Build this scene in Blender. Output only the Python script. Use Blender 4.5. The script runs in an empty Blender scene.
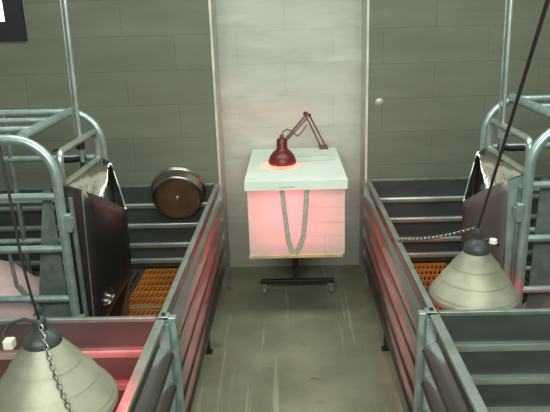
import bpy, bmesh, math, random
from mathutils import Vector, Matrix
random.seed(7)
sc = bpy.context.scene
PI = math.pi

# ---------------------------------------------------------------- camera
PITCH, YAW, ROLL = 0.3010, -0.0291, -0.0324
cp, sp, cy, sy = math.cos(PITCH), math.sin(PITCH), math.cos(YAW), math.sin(YAW)
fw = Vector((sy*cp, cy*cp, -sp)); rt = Vector((cy, -sy, 0)); up = rt.cross(fw)
c_, s_ = math.cos(ROLL), math.sin(ROLL)
R_, U_ = c_*rt + s_*up, -s_*rt + c_*up
cd = bpy.data.cameras.new('camera'); cam = bpy.data.objects.new('camera', cd)
sc.collection.objects.link(cam); sc.camera = cam
cam.matrix_world = Matrix(((R_.x, U_.x, -fw.x, -0.006), (R_.y, U_.y, -fw.y, 0), (R_.z, U_.z, -fw.z, 1.6), (0, 0, 0, 1)))
cd.sensor_width = 36; cd.lens = 616.3*36/550; cd.clip_start = 0.02

# ---------------------------------------------------------------- world, lights, exposure
w = bpy.data.worlds.new('world'); sc.world = w; w.use_nodes = True
w.node_tree.nodes['Background'].inputs[0].default_value = (0.86, 0.95, 1.0, 1)
w.node_tree.nodes['Background'].inputs[1].default_value = 6.0

def area(name, loc, size, power, col, rot=(0, 0, 0)):
    l = bpy.data.lights.new(name, 'AREA'); l.shape = 'RECTANGLE'; l.size, l.size_y = size
    l.energy = power; l.color = col
    o = bpy.data.objects.new(name, l); o.location = loc; o.rotation_euler = rot
    sc.collection.objects.link(o); return o
area('ceiling_light_middle', (0.1, 2.2, 2.52), (3.2, 0.5), 44, (0.97, 1.0, 0.93))
area('front_flash_light', (0.0, -0.6, 2.3), (3.0, 0.6), 82, (0.98, 1.0, 0.94), (math.radians(50), 0, 0))  # added soft panel behind and above the camera, stands in for its flash
vs = sc.view_settings
vs.view_transform = 'Standard'; vs.look = 'None'; vs.gamma = 1; vs.use_curve_mapping = False
vs.exposure = 0.0

# ---------------------------------------------------------------- materials
def lin(c):
    return tuple(((v/255)/12.92 if v/255 <= .04045 else ((v/255+.055)/1.055)**2.4) for v in c) + (1,)

def mat(name, col, rough=.5, metal=0.0, var=.15, vscale=8, bump=0, bscale=60, col2=None, spec=.5, stretch=(1, 1, 1)):
    m = bpy.data.materials.new(name); m.use_nodes = True
    nt = m.node_tree; n = nt.nodes; l = nt.links; b = n['Principled BSDF']
    tc = n.new('ShaderNodeTexCoord'); mp = n.new('ShaderNodeMapping'); mp.inputs['Scale'].default_value = stretch
    l.new(tc.outputs['Object'], mp.inputs['Vector'])
    nz = n.new('ShaderNodeTexNoise'); nz.inputs['Scale'].default_value = vscale; nz.inputs['Detail'].default_value = 5
    l.new(mp.outputs['Vector'], nz.inputs['Vector'])
    rp = n.new('ShaderNodeValToRGB'); c1 = lin(col)
    c2 = lin(col2) if col2 else tuple(v*(1-var) for v in c1[:3])+(1,)
    c1 = c1 if col2 else tuple(min(1, v*(1+var)) for v in c1[:3])+(1,)
    rp.color_ramp.elements[0].position = .38; rp.color_ramp.elements[1].position = .62
    rp.color_ramp.elements[0].color = c2; rp.color_ramp.elements[1].color = c1
    l.new(nz.outputs['Fac'], rp.inputs['Fac']); l.new(rp.outputs['Color'], b.inputs['Base Color'])
    b.inputs['Roughness'].default_value = rough; b.inputs['Metallic'].default_value = metal
    b.inputs['Specular IOR Level'].default_value = spec
    if bump:
        n2 = n.new('ShaderNodeTexNoise'); n2.inputs['Scale'].default_value = bscale; n2.inputs['Detail'].default_value = 4
        l.new(mp.outputs['Vector'], n2.inputs['Vector'])
        bp = n.new('ShaderNodeBump'); bp.inputs['Strength'].default_value = bump; bp.inputs['Distance'].default_value = .01
        l.new(n2.outputs['Fac'], bp.inputs['Height']); l.new(bp.outputs['Normal'], b.inputs['Normal'])
    return m

def emis(name, col, s):
    m = bpy.data.materials.new(name); m.use_nodes = True; b = m.node_tree.nodes['Principled BSDF']
    b.inputs['Base Color'].default_value = (.1, .01, .01, 1)
    b.inputs['Emission Color'].default_value = col; b.inputs['Emission Strength'].default_value = s
    return m

def foam(name, col, trans):
    m = bpy.data.materials.new(name); m.use_nodes = True; nt = m.node_tree; n = nt.nodes; l = nt.links
    out = n['Material Output']; n.remove(n['Principled BSDF'])
    d = n.new('ShaderNodeBsdfDiffuse'); t = n.new('ShaderNodeBsdfTranslucent'); mx = n.new('ShaderNodeMixShader')
    tc = n.new('ShaderNodeTexCoord'); nz = n.new('ShaderNodeTexNoise'); nz.inputs['Scale'].default_value = 6
    nz.inputs['Detail'].default_value = 6
    l.new(tc.outputs['Object'], nz.inputs['Vector'])
    rp = n.new('ShaderNodeValToRGB'); rp.color_ramp.elements[0].position = .3; rp.color_ramp.elements[1].position = .65
    c = lin(col); rp.color_ramp.elements[1].color = c; rp.color_ramp.elements[0].color = (c[0]*.9, c[1]*.9, c[2]*.88, 1)
    l.new(nz.outputs['Fac'], rp.inputs['Fac'])
    l.new(rp.outputs['Color'], d.inputs['Color']); t.inputs['Color'].default_value = (.95, .9, .9, 1)
    mx.inputs[0].default_value = trans
    l.new(d.outputs[0], mx.inputs[1]); l.new(t.outputs[0], mx.inputs[2]); l.new(mx.outputs[0], out.inputs['Surface'])
    return m

def block_wall(name, c1, c2, mortar, streak=0.0, mort_amt=.5):
    m = bpy.data.materials.new(name); m.use_nodes = True; nt = m.node_tree; n = nt.nodes; l = nt.links; b = n['Principled BSDF']
    tc = n.new('ShaderNodeTexCoord'); sep = n.new('ShaderNodeSeparateXYZ'); cmb = n.new('ShaderNodeCombineXYZ')
    l.new(tc.outputs['Object'], sep.inputs[0])
    ad = n.new('ShaderNodeMath'); ad.operation = 'ADD'
    l.new(sep.outputs['X'], ad.inputs[0]); l.new(sep.outputs['Y'], ad.inputs[1])
    l.new(ad.outputs[0], cmb.inputs['X']); zo = n.new('ShaderNodeMath'); zo.operation = 'ADD'; zo.inputs[1].default_value = .035; l.new(sep.outputs['Z'], zo.inputs[0]); l.new(zo.outputs[0], cmb.inputs['Y'])
    br = n.new('ShaderNodeTexBrick'); br.inputs['Scale'].default_value = 1
    br.inputs['Brick Width'].default_value = .58; br.inputs['Row Height'].default_value = .193
    br.inputs['Mortar Size'].default_value = .004; br.inputs['Mortar Smooth'].default_value = .9; br.inputs['Bias'].default_value = 0
    br.inputs['Color1'].default_value = lin(c1); br.inputs['Color2'].default_value = lin(c2); br.inputs['Mortar'].default_value = lin(mortar)
    l.new(cmb.outputs[0], br.inputs['Vector'])
    nz = n.new('ShaderNodeTexNoise'); nz.inputs['Scale'].default_value = 3.2; nz.inputs['Detail'].default_value = 8; nz.inputs['Roughness'].default_value = .65
    mpg = n.new('ShaderNodeMapping'); mpg.inputs['Scale'].default_value = (.5, .5, 2.2)
    l.new(tc.outputs['Object'], mpg.inputs[0]); l.new(mpg.outputs[0], nz.inputs['Vector'])
    rp = n.new('ShaderNodeValToRGB'); rp.color_ramp.elements[0].position = .3; rp.color_ramp.elements[1].position = .7
    rp.color_ramp.elements[0].color = (.84, .86, .82, 1); rp.color_ramp.elements[1].color = (1.12, 1.12, 1.1, 1)
    l.new(nz.outputs['Fac'], rp.inputs['Fac'])
    mx = n.new('ShaderNodeMix'); mx.data_type = 'RGBA'; mx.blend_type = 'MULTIPLY'; mx.inputs['Factor'].default_value = 1
    l.new(br.outputs['Color'], mx.inputs['A']); l.new(rp.outputs['Color'], mx.inputs['B'])
    last = mx.outputs['Result']
    if streak:   # pale limescale smears, stretched along the courses
        n3 = n.new('ShaderNodeTexNoise'); n3.inputs['Scale'].default_value = 2.2; n3.inputs['Detail'].default_value = 8
        mp3 = n.new('ShaderNodeMapping'); mp3.inputs['Scale'].default_value = (1, 1, 4)
        l.new(tc.outputs['Object'], mp3.inputs[0]); l.new(mp3.outputs[0], n3.inputs['Vector'])
        r3 = n.new('ShaderNodeValToRGB'); r3.color_ramp.elements[0].position = .55; r3.color_ramp.elements[1].position = .72
        r3.color_ramp.elements[0].color = (0, 0, 0, 1); r3.color_ramp.elements[1].color = (streak,)*3+(1,)
        l.new(n3.outputs['Fac'], r3.inputs['Fac'])
        m3 = n.new('ShaderNodeMix'); m3.data_type = 'RGBA'; l.new(r3.outputs['Color'], m3.inputs['Factor'])
        l.new(last, m3.inputs['A']); m3.inputs['B'].default_value = lin((225, 226, 220)); last = m3.outputs['Result']
    l.new(last, b.inputs['Base Color'])
    b.inputs['Roughness'].default_value = .8; b.inputs['Specular IOR Level'].default_value = .2
    bp = n.new('ShaderNodeBump'); bp.inputs['Strength'].default_value = .25; bp.inputs['Distance'].default_value = .004
    inv = n.new('ShaderNodeMath'); inv.operation = 'SUBTRACT'; l.new(nz.outputs['Fac'], inv.inputs[0]); l.new(br.outputs['Fac'], inv.inputs[1])
    l.new(inv.outputs[0], bp.inputs['Height']); l.new(bp.outputs['Normal'], b.inputs['Normal'])
    return m

def floor_mat():
    m = bpy.data.materials.new('worn_concrete'); m.use_nodes = True; nt = m.node_tree; n = nt.nodes; l = nt.links; b = n['Principled BSDF']
    tc = n.new('ShaderNodeTexCoord')
    def noise(scale, stretch, p0, p1, a, bcol, detail=8):
        mp = n.new('ShaderNodeMapping'); mp.inputs['Scale'].default_value = stretch; l.new(tc.outputs['Object'], mp.inputs[0])
        z = n.new('ShaderNodeTexNoise'); z.inputs['Scale'].default_value = scale; z.inputs['Detail'].default_value = detail
        l.new(mp.outputs[0], z.inputs['Vector'])
        r = n.new('ShaderNodeValToRGB'); r.color_ramp.elements[0].position = p0; r.color_ramp.elements[1].position = p1
        r.color_ramp.elements[0].color = a; r.color_ramp.elements[1].color = bcol
        l.new(z.outputs['Fac'], r.inputs['Fac']); return r.outputs['Color'], z.outputs['Fac']
    base, f = noise(3.5, (1, 1, 1), .3, .7, lin((116, 118, 98)), lin((144, 145, 124)))
    tr, _ = noise(2.2, (11, .35, 1), .60, .66, (0, 0, 0, 1), (.38,)*3+(1,), 3)           # wheel and scraper tracks along the aisle
    mx = n.new('ShaderNodeMix'); mx.data_type = 'RGBA'; l.new(tr, mx.inputs['Factor']); l.new(base, mx.inputs['A']); mx.inputs['B'].default_value = lin((186, 184, 164))
    st, _ = noise(5.5, (1, 1.6, 1), .66, .72, (0, 0, 0, 1), (.55,)*3+(1,), 3)         # damp stains
    m2 = n.new('ShaderNodeMix'); m2.data_type = 'RGBA'; l.new(st, m2.inputs['Factor']); l.new(mx.outputs['Result'], m2.inputs['A']); m2.inputs['B'].default_value = lin((80, 76, 56))
    l.new(m2.outputs['Result'], b.inputs['Base Color']); b.inputs['Roughness'].default_value = .55; b.inputs['Specular IOR Level'].default_value = .3
    bp = n.new('ShaderNodeBump'); bp.inputs['Strength'].default_value = .2; bp.inputs['Distance'].default_value = .005
    l.new(f, bp.inputs['Height']); l.new(bp.outputs['Normal'], b.inputs['Normal'])
    return m

M = dict(
    wall=block_wall('grey_block_wall', (117, 123, 109), (113, 119, 105), (106, 111, 96), .0),
    centre=block_wall('pale_block_infill', (194, 199, 192), (191, 196, 189), (187, 191, 183), .5),
    side=mat('plastered_side_wall', (190, 195, 182), .85),
    ceil=mat('ceiling_boards', (215, 218, 208), .8),
    floor=floor_mat(),
    bead=mat('white_joint_bead', (205, 205, 192), .5),
    shade_kerb=mat('dark_shade_kerb', (70, 66, 54), .8),  # dark tone stands for the shadow under the pen fronts
    galv=mat('galvanised_steel', (162, 186, 180), .36, .6, .12, 30),
    galvd=mat('dull_galvanised_steel', (140, 156, 150), .42, .7, .15, 20),
    panel=mat('panel_sheet_steel', (88, 96, 95), .38, .55, .12, 5, .04, 12, stretch=(1, 1, 3)),
    panel_aisle=mat('aisle_panel_sheet_steel', (142, 140, 137), .22, .9, .12, 5, .01, 12, stretch=(1, 1, 3)),
    rib=mat('bright_panel_rib', (178, 192, 184), .34, .75),
    stainless=mat('stainless_steel', (225, 228, 222), .13, 1, .05, 4, .6, 9),
    stdark=mat('dull_stainless_steel', (92, 92, 90), .34, .9, .1, 4, .06, 9),
    stface=mat('brushed_stainless_face', (118, 112, 110), .45, .6, .08, 4),
    chrome=mat('chrome', (225, 225, 220), .07, 1, .02),
    cone=mat('spun_aluminium', (152, 156, 137), .50, .35, .22, 7, .08, 20),
    bakelite=mat('grey_green_plastic', (56, 66, 62), .45, 0, .2, 20),
    black=mat('black_paint', (28, 28, 32), .45),
    cable=mat('dark_cable', (44, 42, 42), .5),
    chain=mat('chain_steel', (150, 155, 145), .3, .85),
    orange=mat('orange_plastic_slats', (182, 108, 40), .5, 0, .22, 6),
    greyslat=mat('grey_plastic_strip', (150, 140, 110), .6),
    iron=mat('dark_cast_slats', (62, 58, 52), .7),
    foam=foam('polystyrene', (236, 240, 232), .45),
    foamlid=foam('polystyrene_lid', (232, 246, 238), .06),
    ply=mat('plywood', (190, 165, 120), .7, 0, .15, 12),
    strap=mat('grey_webbing', (168, 170, 156), .8, 0, .15, 60),
    red=mat('dark_red_enamel', (104, 38, 38), .35, .1, .12, 10),
    redarm=mat('dusty_red_arm', (120, 78, 80), .45, .2, .15, 10),
    spring=mat('pinkish_spring', (186, 140, 142), .45, .3),
    glow=emis('lit_infrared_bulb', (1, .06, .02, 1), 14),
    bulb=emis('creep_lamp_bulb', (1, .03, .03, 1), 8),
    skin=mat('sow_skin', (190, 166, 164), .6, 0, .12, 10, .1, 60),
    frame=mat('window_frame', (34, 34, 40), .5),
    joint=mat('polystyrene_joint', (205, 200, 192), .8),
    plug=mat('grey_wall_plug', (170, 174, 165), .3, .3),
    label=mat('white_plug', (225, 225, 205), .5),
    caster=mat('grey_caster', (112, 116, 102), .5),
)
g = bpy.data.materials.new('window_glass'); g.use_nodes = True
gb = g.node_tree.nodes['Principled BSDF']; gb.inputs['Transmission Weight'].default_value = 1; gb.inputs['Roughness'].default_value = .02; gb.inputs['IOR'].default_value = 1.1
M['glass'] = g

# ---------------------------------------------------------------- mesh helpers
class MB:
    def __init__(s): s.b = bmesh.new()
    def poly(s, pts): return s.b.faces.new([s.b.verts.new(p) for p in pts])
    def box(s, x0, x1, y0, y1, z0, z1, bev=0):
        x0, x1 = min(x0, x1), max(x0, x1); y0, y1 = min(y0, y1), max(y0, y1); z0, z1 = min(z0, z1), max(z0, z1)
        r = bmesh.ops.create_cube(s.b, size=1)
        for v in r['verts']:
            v.co = Vector(((x0+x1)/2+v.co.x*(x1-x0), (y0+y1)/2+v.co.y*(y1-y0), (z0+z1)/2+v.co.z*(z1-z0)))
        if bev:
            es = {e for v in r['verts'] for e in v.link_edges}
            bmesh.ops.bevel(s.b, geom=list(es), offset=bev, segments=2, affect='EDGES', profile=.5)
        return s
    def tube(s, pts, r, seg=12, closed=False, cap=True, sx=1, sy=1, upv=None):
        pts = [Vector(p) for p in pts]; n = len(pts); rings = []; prev = None
        for i, p in enumerate(pts):
            if closed: t = (pts[(i+1) % n]-pts[i-1]).normalized()
            else:
                a = (p-pts[i-1]).normalized() if i else None; b_ = (pts[i+1]-p).normalized() if i < n-1 else None
                t = (a+b_).normalized() if a and b_ else (a or b_)
            if prev is None:
                u = Vector(upv) if upv else (Vector((0, 0, 1)) if abs(t.z) < .9 else Vector((0, 1, 0)))
            else: u = prev
            u = (u - t*u.dot(t)).normalized(); v = t.cross(u); prev = u
            rr = r[i] if isinstance(r, (list, tuple)) else r
            rings.append([s.b.verts.new(p+rr*(math.cos(2*PI*k/seg)*u*sx+math.sin(2*PI*k/seg)*v*sy)) for k in range(seg)])
        m = n if closed else n-1
        for i in range(m):
            A, B = rings[i], rings[(i+1) % n]
            for k in range(seg): s.b.faces.new((A[k], A[(k+1) % seg], B[(k+1) % seg], B[k]))
        if cap and not closed:
            s.b.faces.new(rings[0][::-1]); s.b.faces.new(rings[-1])
        return s
    def bar(s, a, b, w, h, upv=(0, 0, 1)):
        a, b = Vector(a), Vector(b); t = (b-a).normalized(); u = Vector(upv); u = (u-t*u.dot(t)).normalized(); v = t.cross(u)
        q = [[s.b.verts.new(p+u*h/2*i+v*w/2*j) for i, j in ((-1, -1), (-1, 1), (1, 1), (1, -1))] for p in (a, b)]
        for k in range(4): s.b.faces.new((q[0][k], q[0][(k+1) % 4], q[1][(k+1) % 4], q[1][k]))
        s.b.faces.new(q[0][::-1]); s.b.faces.new(q[1]); return s
    def lathe(s, prof, seg=40, mtx=None, closed=False):
        rings = []
        for r, z in prof:
            if r < 1e-5: rings.append([s.b.verts.new((0, 0, z))])
            else: rings.append([s.b.verts.new((r*math.cos(2*PI*k/seg), r*math.sin(2*PI*k/seg), z)) for k in range(seg)])
        allv = [v for r_ in rings for v in r_]
        pr = list(zip(rings, rings[1:])) + ([(rings[-1], rings[0])] if closed else [])
        for A, B in pr:
            for k in range(seg):
                k2 = (k+1) % seg
                if len(A) == 1 and len(B) == 1: continue
                if len(A) == 1: s.b.faces.new((A[0], B[k], B[k2]))
                elif len(B) == 1: s.b.faces.new((A[k], A[k2], B[0]))
                else: s.b.faces.new((A[k], A[k2], B[k2], B[k]))
        if mtx:
            for v in allv: v.co = mtx @ v.co
        return s
    def extrude(s, prof, axis, a0, a1, place):
        """closed profile [(u,z)] swept between a0 and a1; place(u,z,a)->xyz"""
        A = [s.b.verts.new(place(u, z, a0)) for u, z in prof]; B = [s.b.verts.new(place(u, z, a1)) for u, z in prof]
        n = len(prof)
        for k in range(n): s.b.faces.new((A[k], A[(k+1) % n], B[(k+1) % n], B[k]))
        s.b.faces.new(A[::-1]); s.b.faces.new(B); return s
    def build(s, name, m, parent=None, smooth=False, thick=0, origin=None, sharp=38):
        bmesh.ops.recalc_face_normals(s.b, faces=s.b.faces)
        me = bpy.data.meshes.new(name); 
        if smooth:
            for f in s.b.faces: f.smooth = True
            for e in s.b.edges:
                if len(e.link_faces) == 2 and e.calc_face_angle(0) > math.radians(sharp): e.smooth = False
        if origin is not None: bmesh.ops.translate(s.b, verts=s.b.verts, vec=-Vector(origin))
        s.b.to_mesh(me); s.b.free(); me.materials.append(m)
        o = bpy.data.objects.new(name, me); sc.collection.objects.link(o)
        if origin is not None: o.location = origin
        if parent:
            o.parent = parent
            pl = PW.get(parent.name, Vector((0, 0, 0)))
            o.location = o.location - pl
            PW[o.name] = pl + o.location
        else: PW[o.name] = Vector(o.location)
        if thick:
            so = o.modifiers.new('solid', 'SOLIDIFY'); so.thickness = thick; so.offset = 0
        return o
PW = {}
def tag(o, label, cat, group=None, kind=None):
    o['label'] = label; o['category'] = cat
    if group: o['group'] = group
    if kind: o['kind'] = kind
    return o
def thing(name, loc, label, cat, group=None):
    o = bpy.data.objects.new(name, None); o.location = loc; o.empty_display_size = .1
    sc.collection.objects.link(o); PW[o.name] = Vector(loc); return tag(o, label, cat, group)
def struct(o): o['kind'] = 'structure'; return o
def arc(c, r, a0, a1, n, f):
    return [f(c[0]+r*math.cos(a0+(a1-a0)*k/n), c[1]+r*math.sin(a0+(a1-a0)*k/n)) for k in range(n+1)]
def chain_mesh(mb, pts, ll=.02, wr=.0022):
    # resample then a torus-like link at each step
    P = [Vector(p) for p in pts]; L = [0]
    for a, b in zip(P, P[1:]): L.append(L[-1]+(b-a).length)
    n = int(L[-1]/(ll*.72)); 
    def at(d):
        for i in range(len(P)-1):
            if d <= L[i+1]: return P[i].lerp(P[i+1], (d-L[i])/max(1e-6, L[i+1]-L[i])), (P[i+1]-P[i]).normalized()
        return P[-1], (P[-1]-P[-2]).normalized()
    for k in range(n+1):
        c, t = at(k*L[-1]/n); u = Vector((.3, .5, .8)); u = (u-t*u.dot(t)).normalized(); v = t.cross(u)
        if k % 2: u, v = v, u
        ring = []
        for j in range(10):
            a = 2*PI*j/10
            ring.append(c + t*ll/2*math.cos(a) + u*ll*.30*math.sin(a))
        mb.tube(ring, wr, 5, closed=True)

# ================================================================= SETTING
D, N, A, H = 3.46, 1.80, .428, .67
WY, WC = 3.54, 3.80      # back wall face, recessed infill face
b = MB()
b.box(-3.2, 3.2, -2.5, 4.0, -.1, 0); struct(b.build('floor', M['floor']))
b = MB(); b.box(-3.2, 3.2, -2.5, 4.0, 2.6, 2.7); struct(b.build('ceiling', M['ceil']))
b = MB(); b.box(-3.3, -3.2, -2.5, 4.0, 0, 2.6); struct(b.build('wall_left', M['side']))
b = MB(); b.box(3.2, 3.3, -2.5, 4.0, 0, 2.6); struct(b.build('wall_right', M['side']))
b = MB(); b.box(-3.2, 3.2, -2.6, -2.5, 0, 2.6); struct(b.build('wall_front', M['side']))
# back wall: window hole x -2.52..-1.575 z 1.585..2.25 in the left half
wx0, wx1, wz0, wz1 = -2.5, -1.462, 1.505, 2.30
b = MB()
b.box(-3.2, wx0, WY, 3.95, 0, 2.6); b.box(wx1, -.432, WY, 3.95, 0, 2.6)
b.box(wx0, wx1, WY, 3.95, 0, wz0); b.box(wx0, wx1, WY, 3.95, wz1, 2.6)
b.box(.436, 3.2, WY, 3.95, 0, 2.6)
struct(b.build('wall_back', M['wall']))
b = MB(); b.box(-.432, .436, WC, 3.95, 0, 2.6); struct(b.build('wall_back_infill', M['centre']))
b = MB(); b.box(-.437, -.424, WY-.006, WY+.004, 0, 2.6); struct(b.build('trim_1', M['bead']))
b = MB(); b.box(.428, .440, WY-.006, WY+.004, 0, 2.6); struct(b.build('trim_2', M['bead']))
b = MB(); b.box(-.434, -.426, WY-.001, WC, 0, 2.6); struct(b.build('trim_3', M['centre']))
b = MB(); b.box(.430, .438, WY-.001, WC, 0, 2.6); struct(b.build('trim_4', M['centre']))
# window
b = MB(); t = .105
for x0, x1, z0, z1 in ((wx0, wx1, wz0, wz0+t), (wx0, wx1, wz1-t, wz1), (wx0, wx0+t, wz0+t, wz1-t), (wx1-t, wx1, wz0+t, wz1-t)):
    b.box(x0, x1, WY-.02, WY+.06, z0, z1)
win = struct(b.build('window_1', M['frame']))
b = MB(); b.box(wx0+t, wx1-t, WY+.02, WY+.026, wz0+t, wz1-t); b.build('pane', M['glass'], win)

# ================================================================= PEN PANELS
def rib_profile(z0, z1, ribs, th=.006, out=.024):
    """closed outline (u,z): flat sheet with round ribs on both faces. ribs = list of rib centre heights"""
    hw = .029
    def side(sg):
        pts = [(sg*th/2, z1)]
        for zc in sorted(ribs, reverse=True):
            for k in range(13):
                q = 1-2*k/12          # soft asymmetric wave, fuller towards its lower side
                pts.append((sg*th/2+(out-th/2)*math.cos(q*PI/2)**.7 if abs(q) < .999 else sg*th/2, zc-.006+hw*q-.008*math.cos(q*PI/2)))
        pts.append((sg*th/2, z0)); return pts
    return side(1) + side(-1)[::-1]
RIBS = (.548, .424, .300, .200)
def front_panel(s, y0, y1, label, far):
    t = thing('pen_front_panel', (s*A, y0, 0), label, 'pen panel')
    x = s*(A+.012)
    b = MB(); b.extrude(rib_profile(.150, H-.008, (.560, .438, .316, .205), out=.048), 'y', y0+.02, y1-.01, lambda u, z, a: (x+s*.010-s*u, a, z))
    b.build('ribbed_sheet', M['panel_aisle'], t, True)
    hw = .010 if far else .0145
    b = MB(); b.box(x-hw, x+hw, y0+.0, y1, H-.010, H+.004, .002); b.box(x+s*(hw-.004), x+s*hw, y0, y1, H-.03, H-.01)
    b.build('top_rail', M['rib'], t)
    b = MB(); b.box(x-.012, x+.012, y0+.02, y1-.01, .138, .152); b.build('bottom_rail', M['galvd'], t)
    # angle post at the far end, foot in the middle
    ys = (y1-.006,)
    for yy in ys:
        b = MB(); b.box(s*(A-.014), s*(A+.016), yy-.004, yy+.004, 0, H-.012); b.box(s*(A-.014), s*(A-.008), yy-.03, yy+.004, 0, .15)
        b.build('end_post', M['galv'], t)
    b = MB(); ym = y0+(y1-y0)*.55
    b.box(s*(A+.002), s*(A+.022), ym-.012, ym+.012, 0, .14); b.box(s*(A-.008), s*(A+.03), ym-.02, ym+.02, 0, .006)
    b.build('foot', M['stdark'], t)
    if far:   # heavy corner post where the two pens meet
        b = MB(); px = s*(A+.006)
        b.box(px-s*.042, px-s*.016, y0-.016, y0+.012, 0, H+.002, .003); b.box(px-s*.018, px+s*.022, y0-.018, y0-.012, 0, H+.004)
        b.box(px-s*.018, px+s*.016, y0-.018, y0+.018, H-.004, H+.006, .001)
        b.build('corner_post', M['galv'], t)
        b = MB(); b.tube([(px, y0, H+.005), (px, y0, H+.012)], .007, 10); b.build('bolt', M['black'], t)
    return t
def divider(s, y, label, rails=RIBS):
    t = thing('pen_divider', (s*1.4, y, 0), label, 'pen panel')
    x0, x1 = s*(A+.030), s*2.35
    b = MB(); b.extrude(rib_profile(.158, H-.008, [], th=.01), 'x', x0, x1, lambda u, z, a: (a, y+u, z))
    b.build('sheet', M['panel'], t)
    b = MB()
    for zc in rails:
        b.box(x0, x1, y-.020, y+.020, zc-.015, zc+.015, .007)
    b.build('stiffening_ribs', M['rib'], t, True)
    b = MB(); b.box(x0, x1, y-.009, y+.009, H-.010, H+.004, .002); b.build('top_rail', M['galvd'], t)
    return t
front_panel(-1, N+.006, D, 'farther ribbed steel pen front left of the aisle, reaching the back wall', True)
front_panel(1, N+.006, D, 'farther ribbed steel pen front right of the aisle, reaching the back wall', True)
front_panel(-1, .12, N-.02, 'nearer ribbed steel pen front on the left, running out of the bottom of the picture', False)
front_panel(1, .12, N-.02, 'nearer ribbed steel pen front on the right, running out of the bottom of the picture', False)
divider(-1, D, 'steel pen partition against the back wall behind the hanging round pan')
divider(1, D, 'steel pen partition against the back wall on the right, behind the taut chain')
divider(-1, N, 'cross partition behind the left cone lamp, lit red by it')
divider(1, N, 'cross partition in front of the right cone lamp, hiding its lower rim')

# pen floors -------------------------------------------------------
def grid(mb, x0, x1, y0, y1, z, px, py, bw, bl, th):
    n = int(round((x1-x0)/px)); m = int(round((y1-y0)/py))
    for i in range(n+1):
        x = x0+(x1-x0)*i/n; mb.box(x-bw/2, x+bw/2, y0, y1, z-th, z)
    for j in range(m+1):
        y = y0+(y1-y0)*j/m; mb.box(x0, x1, y-bl/2, y+bl/2, z-th, z-.0006)
def skew_grid(mb, x0, x1, y0, y1, z, px, py, bw, bl, th):
    m = int(round((y1-y0)/py)); n = int(round((x1-x0)/px))
    for j in range(m+1):
        y = y0+(y1-y0)*j/m; mb.box(x0, x1, y-bl/2, y+bl/2, z-th, z)
    for j in range(m):
        ya, yb = y0+(y1-y0)*j/m+bl*.3, y0+(y1-y0)*(j+1)/m-bl*.3
        for i in range(n+1):
            x = x0+(x1-x0)*i/n; sk = .008
            mb.bar((x-sk, ya, z-th/2), (x+sk, yb, z-th/2), bw, th-.0012)
for s, w1, w2 in ((-1, 'left', 'hanging round pan'), (1, 'right', 'taut chain')):
    xs = sorted((s*(A+.045), s*.90))
    t = thing('orange_slatted_floor', (s*.7, 2.6, .15), 'orange plastic slatted floor in the %s pen, below the %s' % (w1, w2), 'slatted floor')
    for y0, y1 in ((N+.04, 2.90), (2.955, D-.03)):
        b = MB(); skew_grid(b, xs[0], xs[1], y0, y1, .150, .0245, .078, .0105, .024, .012); b.build('slat_panel', M['orange'], t)
    b = MB(); b.box(xs[0], xs[1], 2.905, 2.945, .125, .150)
    n = 16
    b.build('joining_strip', M['greyslat'], t)
    xs2 = sorted((s*.915, s*2.34))
    b = MB(); grid(b, xs2[0], xs2[1], N+.04, D-.03, .150, .04, .2, .026, .03, .03)
    tag(b.build('crate_floor_slats', M['iron']), 'dark slatted floor under the %s sow crate' % w1, 'slatted floor')
    b = MB(); b.box(s*(A+.04), s*(A+.1), .1, D+.02, 0, .12); b.box(s*(A+.1), s*2.35, D-.04, D+.02, 0, .12); b.box(s*(A+.1), s*2.35, N-.03, N+.03, 0, .12)  # dark strips added below the slats, shade under the panels put into their colour
    b.box(s*2.36, s*2.44, .1, WY, 0, .3)
    struct(b.build('trim_%d' % (5 if s < 0 else 6), M['shade_kerb']))

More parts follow.
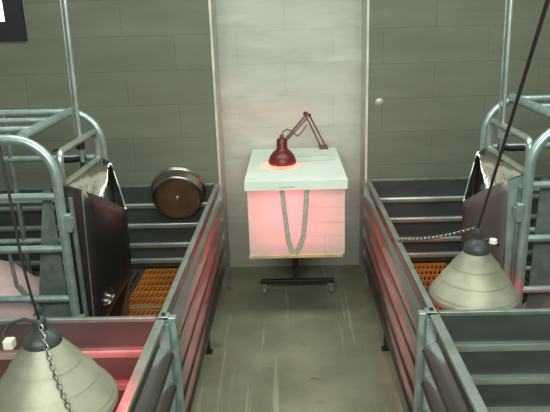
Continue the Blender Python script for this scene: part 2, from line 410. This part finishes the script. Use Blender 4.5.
# ================================================================= SOW CRATES
CN, CF, CX, CT = 2.20, 2.87, .90, 1.212
def crate(s, label, CX=CX):
    t = thing('sow_crate', (s*CX, (CN+CF)/2, .15), label, 'farrowing crate')
    xe = 2.3; r = .0165
    CX0 = CX
    for y, CX in ((CN, CX0-(.022 if s < 0 else .038)), (CF, CX0)):
        b = MB(); R = .15; r = .0185 if y == CN else .0165
        pts = [(s*xe, y, CT-r), (s*(CX+R+.1), y, CT-r)]
        pts += [(s*(CX+R-R*math.sin(a*PI/2/8)), y, CT-r-R+R*math.cos(a*PI/2/8)) for a in range(9)]
        pts += [(s*CX, y, .7), (s*CX, y, .16)]
        b.tube(pts, r, 14); b.build('hoop', M['galv'], t, True)
        for z in (.975, .765, .555, .35):
            b = MB(); b.tube([(s*xe, y, z), (s*(CX+.004), y, z)], .0145, 12); b.build('side_rail', M['galv'], t, True)
        for x in (1.35, 1.95):
            b = MB(); b.tube([(s*x, y+.0, .16), (s*x, y+.0, CT-.02)], .013, 10); b.build('upright', M['galvd'], t, True)
    CX = CX0
    for y in (2.43, 2.65):
        b = MB(); b.tube([(s*xe, y, CT-.02), (s*(CX+.10), y, CT-.02)], .012, 12); b.build('top_bar', M['galv'], t, True)
    b = MB(); b.tube([(s*(CX+.085), CN, CT-.008), (s*(CX+.115), CF, CT-.008)], .019, 14); b.build('cross_tube', M['galv'], t, True)
    # hinge clips on the near hoop
    q_ = .005 if s < 0 else .022
    b = MB(); b.box(s*(CX-.052-q_), s*(CX-.030-q_), CN-.016, CN+.014, .835, .905, .003); b.box(s*(CX-.058-q_), s*(CX-.050-q_), CN-.01, CN+.01, .85, .89)
    b.build('hinge', M['galv'], t)
    b = MB(); b.box(s*(CX-.052-q_), s*(CX-.030-q_), CN-.016, CN+.014, .42, .48, .003); b.build('hinge', M['galv'], t)
    b = MB(); b.tube([(s*(CX-.052), CN+.03, .18), (s*(CX-.052), CN+.03, .96)], .010, 10); b.build('gate_post', M['galvd'], t, True)
    # bent front gate tube above the feeder
    b = MB(); x = s*(CX-.02); r = .0135
    y0, y1, z0, z1 = CN+.06, CF-.15, 1.00, 1.128; q = .035
    pts = []
    for (cy_, cz, a0) in ((y1-q, z1-q, 0), (y0+q, z1-q, PI/2), (y0+q, z0+q*.3, PI), (y1-q, z0+q*.3, 3*PI/2)):
        for k in range(5):
            a = a0+PI/2*k/4; rq = q if a0 < PI else q*.3
            pts.append((x, cy_+q*math.cos(a), cz+rq*math.sin(a)))
    b.tube(pts, r, 10, closed=True); b.build('front_gate', M['rib'], t, True)
    # galvanised plate inside the front
    b = MB()
    P = [(s*.965, CN+.07, .98), (s*.935, CN+.07, .98), (s*.925, CN+.07, .30), (s*1.09, CN+.07, .30), (s*1.03, CN+.07, .62)]
    b.poly(P); b.build('gusset_plate', M['galvd'], t, thick=.004)
    # small hanging latch
    b = MB(); b.tube([(s*1.12, CN+.03, .77), (s*1.11, CN+.03, .60), (s*1.06, CN+.03, .52)], .008, 8); b.tube([(s*1.10, CN+.03, .60), (s*1.03, CN+.03, .50), (s*1.06, CN+.03, .47)], .006, 8)
    b.build('latch', M['galvd'], t, True)
    return t
crate(-1, 'galvanised tube farrowing crate on the left, under the window')
crate(1, 'galvanised tube farrowing crate at the right edge, behind the cone lamp')

# ================================================================= FEEDERS
def feeder(s, label, cup, face):
    t = thing('sow_feeder', (s*.85, 2.45, .15), label, 'feeder')
    V = lambda x, y, z: (s*x, y, z)
    Aa, B, C, Dd, E = V(.885, 2.235, 1.015), V(.812, 2.262, .980), V(.735, 2.57, .800), V(.845, 2.79, .965), V(.885, 2.80, .985)
    # near narrow side plate
    b = MB(); b.poly([Aa, B, V(.838, 2.265, .16), V(.885, 2.235, .16)]); b.build('side_plate', M['galv'] if s > 0 else M['stdark'], t, thick=.003)  # left plate gets the dark steel, its shade put into the colour
    # aisle-facing plate, bulging, narrowing below
    b = MB(); nz = 16; nu = 6; grid_ = []
    for i in range(nz+1):
        f = i/nz; row = []
        for j in range(nu+1):
            u = j/nu
            top = Vector(B).lerp(Vector(C), u); 
            z = top.z + (.16-top.z)*f
            w_ = 0 if z > .50 else min(1, (.50-z)/.14); w_ = w_*w_*(3-2*w_)
            x = abs(top.x)+(.015*f) + w_*.085*u
            y = top.y - w_*.12*u
            bulge = -.016*math.sin(PI*u)
            emb = 0
            for zc in (.66, .60): emb -= .006*math.exp(-((z-zc)/.012)**2)
            row.append(b.b.verts.new((s*(x+bulge+emb), y+emb, z)))
        grid_.append(row)
    for i in range(nz):
        for j in range(nu): b.b.faces.new((grid_[i][j], grid_[i][j+1], grid_[i+1][j+1], grid_[i+1][j]))
    b.build('aisle_plate', face, t, True, thick=.003)
    # far side plate
    b = MB(); b.poly([C, Dd, E, V(.885, 2.80, .16), V(.845, 2.79, .16), V(.835, 2.46, .16), V(.835, 2.46, .38), V(.75, 2.57, .50)])
    b.build('far_plate', M['stdark'], t, thick=.003)
    # shiny sloping chute inside the hopper mouth
    b = MB(); G = 5
    rows = [[b.b.verts.new(Vector(Aa).lerp(Vector(Dd), j/8).lerp(Vector(V(.848, 2.31, .81)).lerp(Vector(V(.80, 2.64, .79)), j/8), i/6) + Vector((0, 0, -.030*math.sin(PI*i/6)*math.sin(PI*j/8)))) for j in range(9)] for i in range(7)]
    for i in range(6):
        for j in range(8): b.b.faces.new((rows[i][j], rows[i][j+1], rows[i+1][j+1], rows[i+1][j]))
    b.build('chute', M['stainless'], t, True, thick=.002)
    # bright folded lip
    b = MB(); b.tube([Aa, B, C], .0035, 6); b.tube([C, Dd, E], .003, 6); b.build('folded_lip', M['chrome'], t, True)
    b = MB(); b.tube([B, V(.838, 2.265, .20)], .003, 6); b.build('corner_seam', M['rib'], t, True)
    if cup:
        c = Vector(V(.80, 2.335, .505)); mt = Matrix.Translation(c) @ Vector((0, 0, 1)).rotation_difference(Vector((.55, -.75, .42))).to_matrix().to_4x4()
        b = MB(); prof = [(0, -.035), (.018, -.032), (.032, -.018), (.038, 0), (.042, .003), (.044, 0), (.040, -.014), (.026, -.036), (0, -.041)]
        b.lathe(prof, 28, mt); cu = b.build('drinker_cup', M['chrome'], t, True)
        b = MB(); b.tube([mt @ Vector((0, 0, -.03)), mt @ Vector((0, .004, .012))], .008, 10); b.build('nipple', M['chrome'], cu, True)
    return t
feeder(-1, 'shiny stainless feed hopper with drinker cup, on the left crate beside the aisle', True, M['stdark'])
feeder(1, 'stainless feed hopper with a brownish face, on the right crate behind the cone lamp', False, M['stface'])

# feed drop pipes
def drop_pipe(s, x0, x1, label):
    t = thing('feed_pipe', (x1, 2.58, 1.0), label, 'pipe')
    xt = x0+(x0-x1)/.66*.9
    b = MB(); b.tube([(xt, 2.58, 2.6), (x1, 2.58, 1.02)], .0085, 14); b.build('pipe', M['rib'], t, True)
    b = MB(); b.tube([(xt-.02, 2.585, 2.6), (x1-.017, 2.585, 1.14)], .005, 8); b.build('water_line', M['galvd'], t, True)
    b = MB(); b.tube([(x1, 2.58, 1.02), (x1, 2.58, .86)], .012, 12); b.build('outlet', M['stdark'], t, True)
    v = MB(); v.tube([(x1, 2.58, 1.075), (x1, 2.58, 1.115)], .018, 12); v.tube([(x1, 2.57, 1.095), (x1-.05*(-s), 2.53, 1.095)], .008, 8)
    v = v.build('valve', M['rib'] if s > 0 else M['black'], t, True)
    b = MB(); b.bar((x1+s*.035, 2.53, 1.10), (x1+s*.095, 2.50, 1.085), .012, .008); b.build('handle', M['galv'] if s > 0 else M['black'], v)
    b = MB(); b.tube([(x1, 2.62, 1.03), (x1+s*.05, 2.62, 1.02), (x1+s*.11, 2.62, 1.02)], .013, 10); b.build('black_hose', M['black'], t, True)
drop_pipe(-1, -.894, -.905, 'straight steel feed pipe hanging from the ceiling into the left crate')
drop_pipe(1, .876, .885, 'straight steel feed pipe hanging from the ceiling into the right crate')

# ================================================================= SOWS
def sow(s, x, y, label, zs=1.0):
    b = MB()
    def ell(c, r, ax=(0, 0, 0), seg=20):
        from mathutils import Euler
        v = bmesh.ops.create_uvsphere(b.b, u_segments=seg, v_segments=seg//2+2, radius=1)['verts']
        m = Euler(ax).to_matrix()
        for q in v: q.co = Vector(c)+m @ Vector((q.co.x*r[0], q.co.y*r[1], q.co.z*r[2]))
    # body along +x towards the aisle (s = -1 : head towards +x)
    d = -s
    F = lambda u, v, z: (x+d*u, y+v, .15+z*zs)
    def loft(pts):
        rings = []
        for (u, v, z, ry, rz) in pts:
            rings.append([b.b.verts.new(F(u, v+ry*math.cos(2*PI*k/20), z+rz*math.sin(2*PI*k/20))) for k in range(20)])
        for A_, B_ in zip(rings, rings[1:]):
            for k in range(20): b.b.faces.new((A_[k], A_[(k+1) % 20], B_[(k+1) % 20], B_[k]))
        b.b.faces.new(rings[0]); b.b.faces.new(rings[-1])
    loft([(-1.05, 0, .20, .05, .06), (-1.0, 0, .21, .14, .15), (-.85, 0, .215, .20, .205), (-.6, 0, .21, .23, .20), (-.3, 0, .205, .235, .195),
          (-.1, 0, .21, .215, .195), (.05, 0, .20, .18, .175), (.15, -.01, .18, .14, .14), (.24, -.02, .155, .115, .115),
          (.32, -.02, .12, .085, .09), (.39, -.02, .09, .055, .062), (.43, -.02, .08, .05, .056)])
    for v in (-.075, .055):   # ears
        ell(F(.21, v, .25), (.075, .045, .016), (0, d*.7, 0))
    for u, v in ((-.05, -.17), (-.02, .16), (-.75, -.2), (-.75, .2)):   # folded legs
        ell(F(u, v, .08), (.13, .06, .07)); ell(F(u+.16, v, .035), (.10, .032, .032)); ell(F(u+.26, v, .03), (.035, .028, .028))
    b.tube([F(-1.05, 0, .26), F(-1.12, .03, .25), F(-1.13, .06, .19), F(-1.10, .05, .15)], [.018, .014, .012, .008], 8)
    o = b.build('sow', M['skin'], None, True, origin=(x, y, .15))
    rm = o.modifiers.new('remesh', 'REMESH'); rm.mode = 'VOXEL'; rm.voxel_size = .014; rm.use_smooth_shade = True
    sm = o.modifiers.new('smooth', 'SMOOTH'); sm.factor = .6; sm.iterations = 5
    tag(o, label, 'sow')
sow(-1, -1.33, 2.50, 'pale pink sow lying in the left crate behind the cone lamp', 1.15)
sow(1, 1.38, 2.53, 'pinkish sow lying low in the right crate at the picture edge')

# ================================================================= CREEP LAMPS
def cone_lamp(x, y, z, label, power, k=1.0, kh=1.0):
    t = thing('creep_lamp', (x, y, z), label, 'heat lamp')
    mt = Matrix.Translation((x, y, z))
    out = [(.1555, 0), (.1565, .003), (.155, .016), (.1465, .0285), (.149, .029), (.1140, .0765), (.1165, .077), (.0810, .1230), (.0832, .1235), (.047*k+.004, .178), (.048*k, .186)]
    inn = [(r-.003, zz) for r, zz in out][::-1]
    b = MB(); b.lathe(out+inn, 56, mt, closed=True); b.build('shade', M['cone'], t, True, sharp=11)
    b = MB(); b.lathe([(r_, .172+(z_-.172)*kh) for r_, z_ in [(.0, .236), (.018*k, .236), (.020*k, .222), (.034*k, .214), (.049*k, .200), (.0555*k, .186), (.056*k, .172), (.052*k, .168), (.02*k, .172), (0, .172)]], 32, mt)
    cap = b.build('cap', M['bakelite'], t, True)
    b = MB(); b.lathe([(r_, .172+(z_-.172)*kh) for r_, z_ in [(0, .262), (.012, .262), (.016, .252), (.016, .236), (0, .236)]], 20, mt); b.build('cable_gland', M['bakelite'], cap, True)
    b = MB(); b.lathe([(0, .165), (.02, .165), (.022, .14), (.040, .11), (.050, .085), (.040, .070), (0, .065)], 24, mt); b.build('bulb', M['bulb'], t, True)
    l = bpy.data.lights.new('bulb_light', 'POINT'); l.energy = power; l.color = (1, .015, .06); l.shadow_soft_size = .05
    lo = bpy.data.objects.new('bulb_light', l); lo.location = (0, 0, .040); lo.parent = t; sc.collection.objects.link(lo)
    return t, mt
# left
LX, LY, LZ = -.601, 1.28, .706
t, mt = cone_lamp(LX, LY, LZ, 'metal cone creep lamp with a white plug, at the bottom left corner', 26, .80, .72)
b = MB(); b.tube([(LX, LY, LZ+.235), (LX+.002, LY-.02, LZ+.29), (-.587, 1.22, 1.08), (-.581, 1.2, 1.144), (-.584, 1.2, 1.275), (-.588, 1.2, 1.358), (-.600, 1.2, 2.6)], .0032, 8)
b.build('cable', M['cable'], t, True)
b = MB(); b.tube([(LX-.005, LY-.01, LZ+.232), (LX-.030, LY-.01, LZ+.240), (LX-.058, LY-.025, LZ+.236), (LX-.070, LY-.04, LZ+.218), (LX-.060, LY-.05, LZ+.204)], .0045, 8); b.build('loop_cable', M['cable'], t, True)
b = MB(); b.box(LX-.062, LX-.040, LY-.066, LY-.042, LZ+.192, LZ+.214, .003); b.build('plug', M['label'], t)
b = MB()
p = []
for k in range(9):   # draped on the cone, then hanging to the aisle rail
    f = k/8; r_ = .026+.139*f; zz = LZ+.214-.200*f-.0
    a = -PI/2+.50+.22*f
    p.append((LX+r_*math.cos(a), LY+r_*math.sin(a), zz+.010))
x2, y2, z2 = -.428, 1.04, H+.008
e = Vector(p[-1])
for k in range(1, 9):
    f = k/8; q = e.lerp(Vector((x2, y2, z2)), f); q.z -= .02*math.sin(PI*f); p.append(tuple(q))
chain_mesh(b, p, .016, .0016); b.build('chain', M['chain'], t, True)
# right
RX, RY, RZ = .633, 2.02, .615
t, mt = cone_lamp(RX, RY, RZ, 'metal cone creep lamp hung in the right pen, with a chain to the aisle rail', 8.0, .80)
b = MB(); b.tube([(RX, RY, RZ+.25), (RX-.002, RY-.01, RZ+.27), (.471, 1.2, 1.61), (.253, .095, 2.6)], .0044, 10)
b.build('cable', M['cable'], t, True)
b = MB(); b.tube([(RX+.02, RY, RZ+.215), (RX+.05, RY-.01, RZ+.225), (RX+.075, RY, RZ+.195)], .007, 8); b.build('side_cable', M['cable'], t, True)
b = MB(); b.lathe([(0, .01), (.012, .008), (.014, -.006), (0, -.01)], 16, Matrix.Translation((RX+.045, RY-.03, RZ+.222))); b.build('switch', M['label'], t, True)
b = MB(); e0, e1 = Vector((RX, RY-.01, RZ+.268)), Vector((A+.008, 2.44, H+.010)); p = []
for k in range(13):
    f = k/12; q = e0.lerp(e1, f); q.z -= .012*math.sin(PI*f); p.append(tuple(q))
chain_mesh(b, p, .018, .0021); b.build('chain', M['chain'], t, True)

# ================================================================= FOAM BOX ON TROLLEY
X0, X1, Y0, Y1 = -.232, .262, 3.0, 3.755
BZ0, BZ1 = .400, .760
t = thing('wheeled_stand', (.01, 3.38, 0), 'black steel wheeled stand with a plywood top under the white foam box', 'stand')
b = MB(); b.box(X0-.004, X1-.01, Y0-.010, Y1+.0, BZ0-.016, BZ0, .002); b.build('board', M['ply'], t)
b = MB(); b.box(-.012, .022, 3.365, 3.395, .095, BZ0-.017); b.build('column', M['black'], t)
b = MB(); b.box(-.205, .232, 3.36, 3.39, .070, .094, .003); b.build('crossbar', M['black'], t)
b = MB(); b.box(-.010, .02, 3.40, 3.72, .068, .095, .003); b.build('rear_bar', M['black'], t)
for cx, cy2 in ((-.182, 3.375), (.214, 3.375), (.005, 3.69)):
    b = MB(); b.tube([(cx-.010, cy2, .022), (cx+.010, cy2, .022)], .022, 18); wv = b.build('caster', M['caster'], t, True)
    b = MB(); b.box(cx-.016, cx+.016, cy2-.012, cy2+.012, .048, .068); b.box(cx-.016, cx-.012, cy2-.01, cy2+.01, .018, .05); b.box(cx+.012, cx+.016, cy2-.01, cy2+.01, .018, .05)
    b.build('fork', M['caster'], wv)
t = thing('foam_box', (.01, 3.38, BZ0), 'white polystyrene creep box glowing pink inside, at the end of the aisle', 'box')
b = MB(); th = .035
o8 = [(X0, Y0), (X1, Y0), (X1, Y1), (X0, Y1)]; i8 = [(X0+th, Y0+th), (X1-th, Y0+th), (X1-th, Y1-th), (X0+th, Y1-th)]
ob = [b.b.verts.new((x, y, BZ0)) for x, y in o8]; ot = [b.b.verts.new((x, y, BZ1)) for x, y in o8]
ib = [b.b.verts.new((x, y, BZ0+.03)) for x, y in i8]; it = [b.b.verts.new((x, y, BZ1)) for x, y in i8]
for k in range(4):
    j = (k+1) % 4
    b.b.faces.new((ob[k], ob[j], ot[j], ot[k])); b.b.faces.new((ib[k], ib[j], it[j], it[k])); b.b.faces.new((ot[k], ot[j], it[j], it[k]))
b.b.faces.new(ob); b.b.faces.new(ib); b.build('body', M['foam'], t)
# sheet joints on the front and right faces
for (xa, za, xb, zb) in ((.055, .655, .262, .655), (.09, .575, .262, .573), (.11, .50, .262, .50), (.16, .40, .16, .50), (.08, .655, .08, .75)):
    b = MB(); b.box(xa-.0010, xb+.0010, Y0-.0008, Y0+.002, za-.0010, zb+.0010); b.build('sheet_joint', M['joint'], t)
# lid with a round hole for the lamp
LX0, LX1, LY0, LY1, LZ0, LZ1 = X0-.012, X1+.012, Y0-.014, Y1+.012, BZ1-.006, BZ1+.042
HX, HY, HR = -.066, 3.335, .106
b = MB()
def ringpts(z, inner):
    out = []
    for k in range(48):
        a = 2*PI*k/48; dx, dy = math.cos(a), math.sin(a)
        if inner: out.append(b.b.verts.new((HX+HR*dx, HY+HR*dy, z))); continue
        tx = ((LX1-HX)/dx if dx > 1e-9 else (LX0-HX)/dx if dx < -1e-9 else 1e9); ty = ((LY1-HY)/dy if dy > 1e-9 else (LY0-HY)/dy if dy < -1e-9 else 1e9)
        q = min(tx, ty); out.append([HX+q*dx, HY+q*dy])
    if inner: return out
    for cx, cy2 in ((LX0, LY0), (LX1, LY0), (LX1, LY1), (LX0, LY1)):
        k = min(range(48), key=lambda i: (out[i][0]-cx)**2+(out[i][1]-cy2)**2); out[k] = [cx, cy2]
    return [b.b.verts.new((p_[0], p_[1], z)) for p_ in out]
zi = .0
ti, to = ringpts(LZ1, True), ringpts(LZ1, False); bi, bo = ringpts(LZ0, True), ringpts(LZ0, False)
for k in range(48):
    j = (k+1) % 48
    for q in ((ti[k], ti[j], to[j], to[k]), (bi[k], bi[j], bo[j], bo[k]), (to[k], to[j], bo[j], bo[k]), (ti[k], ti[j], bi[j], bi[k])): b.b.faces.new(q)
lid = b.build('lid', M['foamlid'], t)
b = MB()
for ya, yb in ((3.53, 3.555), (3.40, 3.43)):
    b.bar((.03, ya, LZ1+.0002), (LX1-.03, yb, LZ1+.0002), .0035, .0012)
b.build('score_lines', M['greyslat'], lid)
b = MB(); b.box(-.068, .006, LY0-.004, LY0+.008, LZ0+.018, LZ1+.003, .002); b.build('finger_tab', M['foamlid'], lid)
# straps
def strap(pts, wd=.028):
    b = MB()
    for p0, p1 in zip(pts, pts[1:]): b.bar(p0, p1, .0025, wd, (1, 0, 0))
    return b.build('strap', M['strap'], t)
yf = Y0-.0045
strap([(-.056, yf, LZ0), (-.044, yf, .62), (-.030, yf, .48), (-.012, yf, .415)], .026)
strap([(.070, yf, LZ0), (.062, yf, .64), (.048, yf, .50), (.022, yf, .43), (.006, yf, .412)], .026)
l = bpy.data.lights.new('infrared_inside_box', 'POINT'); l.energy = 3.4; l.color = (1, .06, .15); l.shadow_soft_size = .05
lo = bpy.data.objects.new('infrared_inside_box', l); lo.location = (-.03, 3.15, .65); sc.collection.objects.link(lo)

# red heat lamp ------------------------------------------------------
t = thing('desk_heat_lamp', (.2, 3.75, .80), 'dark red jointed-arm lamp shining through the lid of the foam box', 'lamp')
mt = Matrix.Translation((-.054, 3.33, LZ1+.012))
out = [(.077, 0), (.078, .006), (.075, .020), (.069, .038), (.057, .056), (.044, .070), (.032, .080), (.029, .088), (.029, .130), (.025, .136), (.018, .140), (.0, .141)]
b = MB(); b.lathe(out+[(max(0, r_-.003), z_-.003) for r_, z_ in out[::-1]][1:], 40, mt); sh = b.build('shade', M['red'], t, True)
b = MB()
for z_ in (.096, .106, .116): b.lathe([(.0295, z_), (.031, z_+.002), (.0295, z_+.004)], 28, mt)
b.build('cooling_rings', M['red'], sh, True)
b = MB(); b.lathe([(.0, .14), (.012, .14), (.012, .158), (0, .160)], 16, mt); b.build('swivel', M['redarm'], sh, True)
b = MB(); b.lathe([(0, .05), (.03, .045), (.055, .030), (.060, .018), (.05, .008), (0, .004)], 28, mt); b.build('bulb', M['glow'], t, True)
l = bpy.data.lights.new('rim_glow', 'POINT'); l.energy = 3.2; l.color = (1, .06, .012); l.shadow_soft_size = .04
lo = bpy.data.objects.new('rim_glow', l); lo.location = Vector((-.056, 3.33, LZ1-.022))-Vector(t.location); lo.parent = t; sc.collection.objects.link(lo)
ap = Vector((.098, 3.66, 1.035)); ba = Vector((.196, 3.745, LZ1+.01)); he = Vector((-.050, 3.355, LZ1+.125))
b = MB()
for dx in (-.016, .014): b.tube([ba+Vector((dx, 0, 0)), ap+Vector((dx*.7, 0, -.01))], .005, 8)
b.build('lower_arm', M['redarm'], t, True)
b = MB()
for dz in (0, -.024): b.tube([ap+Vector((0, 0, dz)), he+Vector((0, 0, dz*.6))], .005, 8)
b.build('upper_arm', M['redarm'], t, True)
b = MB(); p0, p1 = ap+Vector((.0, -.01, -.03)), ap.lerp(he, .55)+Vector((0, -.01, -.02))
sp_ = []
for k in range(90):
    f = k/89; c = p0.lerp(p1, f); a = 2*PI*f*14; sp_.append(c+Vector((0, .007*math.cos(a), .007*math.sin(a))))
b.tube(sp_, .0018, 5); b.build('spring', M['spring'], t, True)
b = MB(); b.tube([ap+Vector((-.012, -.012, -.004)), ap+Vector((-.012, .014, -.004))], .014, 14); b.tube([ap+Vector((.012, -.012, -.012)), ap+Vector((.012, .014, -.012))], .010, 14); b.build('elbow_joint', M['red'], t, True)
b = MB(); b.box(ba.x-.026, ba.x+.026, 3.715, 3.770, LZ1, LZ1+.018, .003); b.box(ba.x-.018, ba.x+.018, LY1, LY1+.012, LZ1-.06, LZ1+.012); b.build('clamp', M['redarm'], t)
b = MB(); b.tube([mt @ Vector((0, 0, .158)), mt @ Vector((.006, .01, .172)), mt @ Vector((.03, .04, .180)), mt @ Vector((.06, .08, .160)), mt @ Vector((.085, .12, .125)), ap.lerp(he, .3)+Vector((0, -.012, -.07)), ap.lerp(he, .05)+Vector((0, -.01, -.06))], .0035, 8)
b.build('cable', M['redarm'], t, True)

# ================================================================= ROUND PAN
nrm = Vector((.05, -.92, -.30)).normalized()
c = Vector((-.652, 3.320, .628))
mt = Matrix.Translation(c) @ Vector((0, 0, 1)).rotation_difference(nrm).to_matrix().to_4x4()
t = thing('round_pan', c, 'round stainless pan hooked on the back partition of the left pen', 'pan')
b = MB(); b.lathe([(0, .004), (.012, .004), (.014, .0), (.118, .002), (.134, .0), (.141, -.006), (.146, -.070), (.155, -.075), (.157, -.079), (.153, -.081), (.143, -.075), (.137, -.010), (.10, -.003), (0, -.004)], 56, mt)
b.build('dish', M['stpan'] if 'stpan' in M else mat('pan_stainless', (150, 150, 140), .26, .95, .15, 10, .05, 12), t, True)
b = MB(); b.lathe([(0, .012), (.006, .010), (.008, .003), (0, .003)], 16, mt); b.build('centre_stud', M['chrome'], t, True)
b = MB(); b.tube([(-.56, 3.40, .60), (-.545, 3.425, .675), (-.54, 3.46, .690), (-.54, 3.485, .67)], .005, 8); b.tube([(-.56, 3.40, .60), (-.575, 3.40, .585)], .005, 8); b.build('hook', M['chrome'], t, True)

# wall bolt
b = MB(); b.lathe([(0, .009), (.012, .008), (.022, .003), (.025, 0), (0, 0)], 24, Matrix.Translation((.505, WY, 1.105)) @ Matrix.Rotation(PI/2, 4, 'X'))
tag(b.build('wall_plug', M['plug'], None, True), 'small round pale plug in the wall right of the pale panel', 'wall fitting')

# repeats carry a shared group
G = {'pen_front_panel': 'ribbed pen fronts along the aisle', 'pen_divider': 'cross partitions between the pens', 'sow_crate': 'farrowing crates',
     'sow_feeder': 'stainless sow feeders', 'feed_pipe': 'feed pipes from the ceiling', 'sow': 'sows in the crates', 'creep_lamp': 'cone creep lamps',
     'orange_slatted_floor': 'orange slatted floors', 'crate_floor_slats': 'dark slatted floors'}
for o in sc.objects:
    n_ = o.name.split('.')[0]
    if o.parent is None and n_ in G and 'label' in o: o['group'] = G[n_]
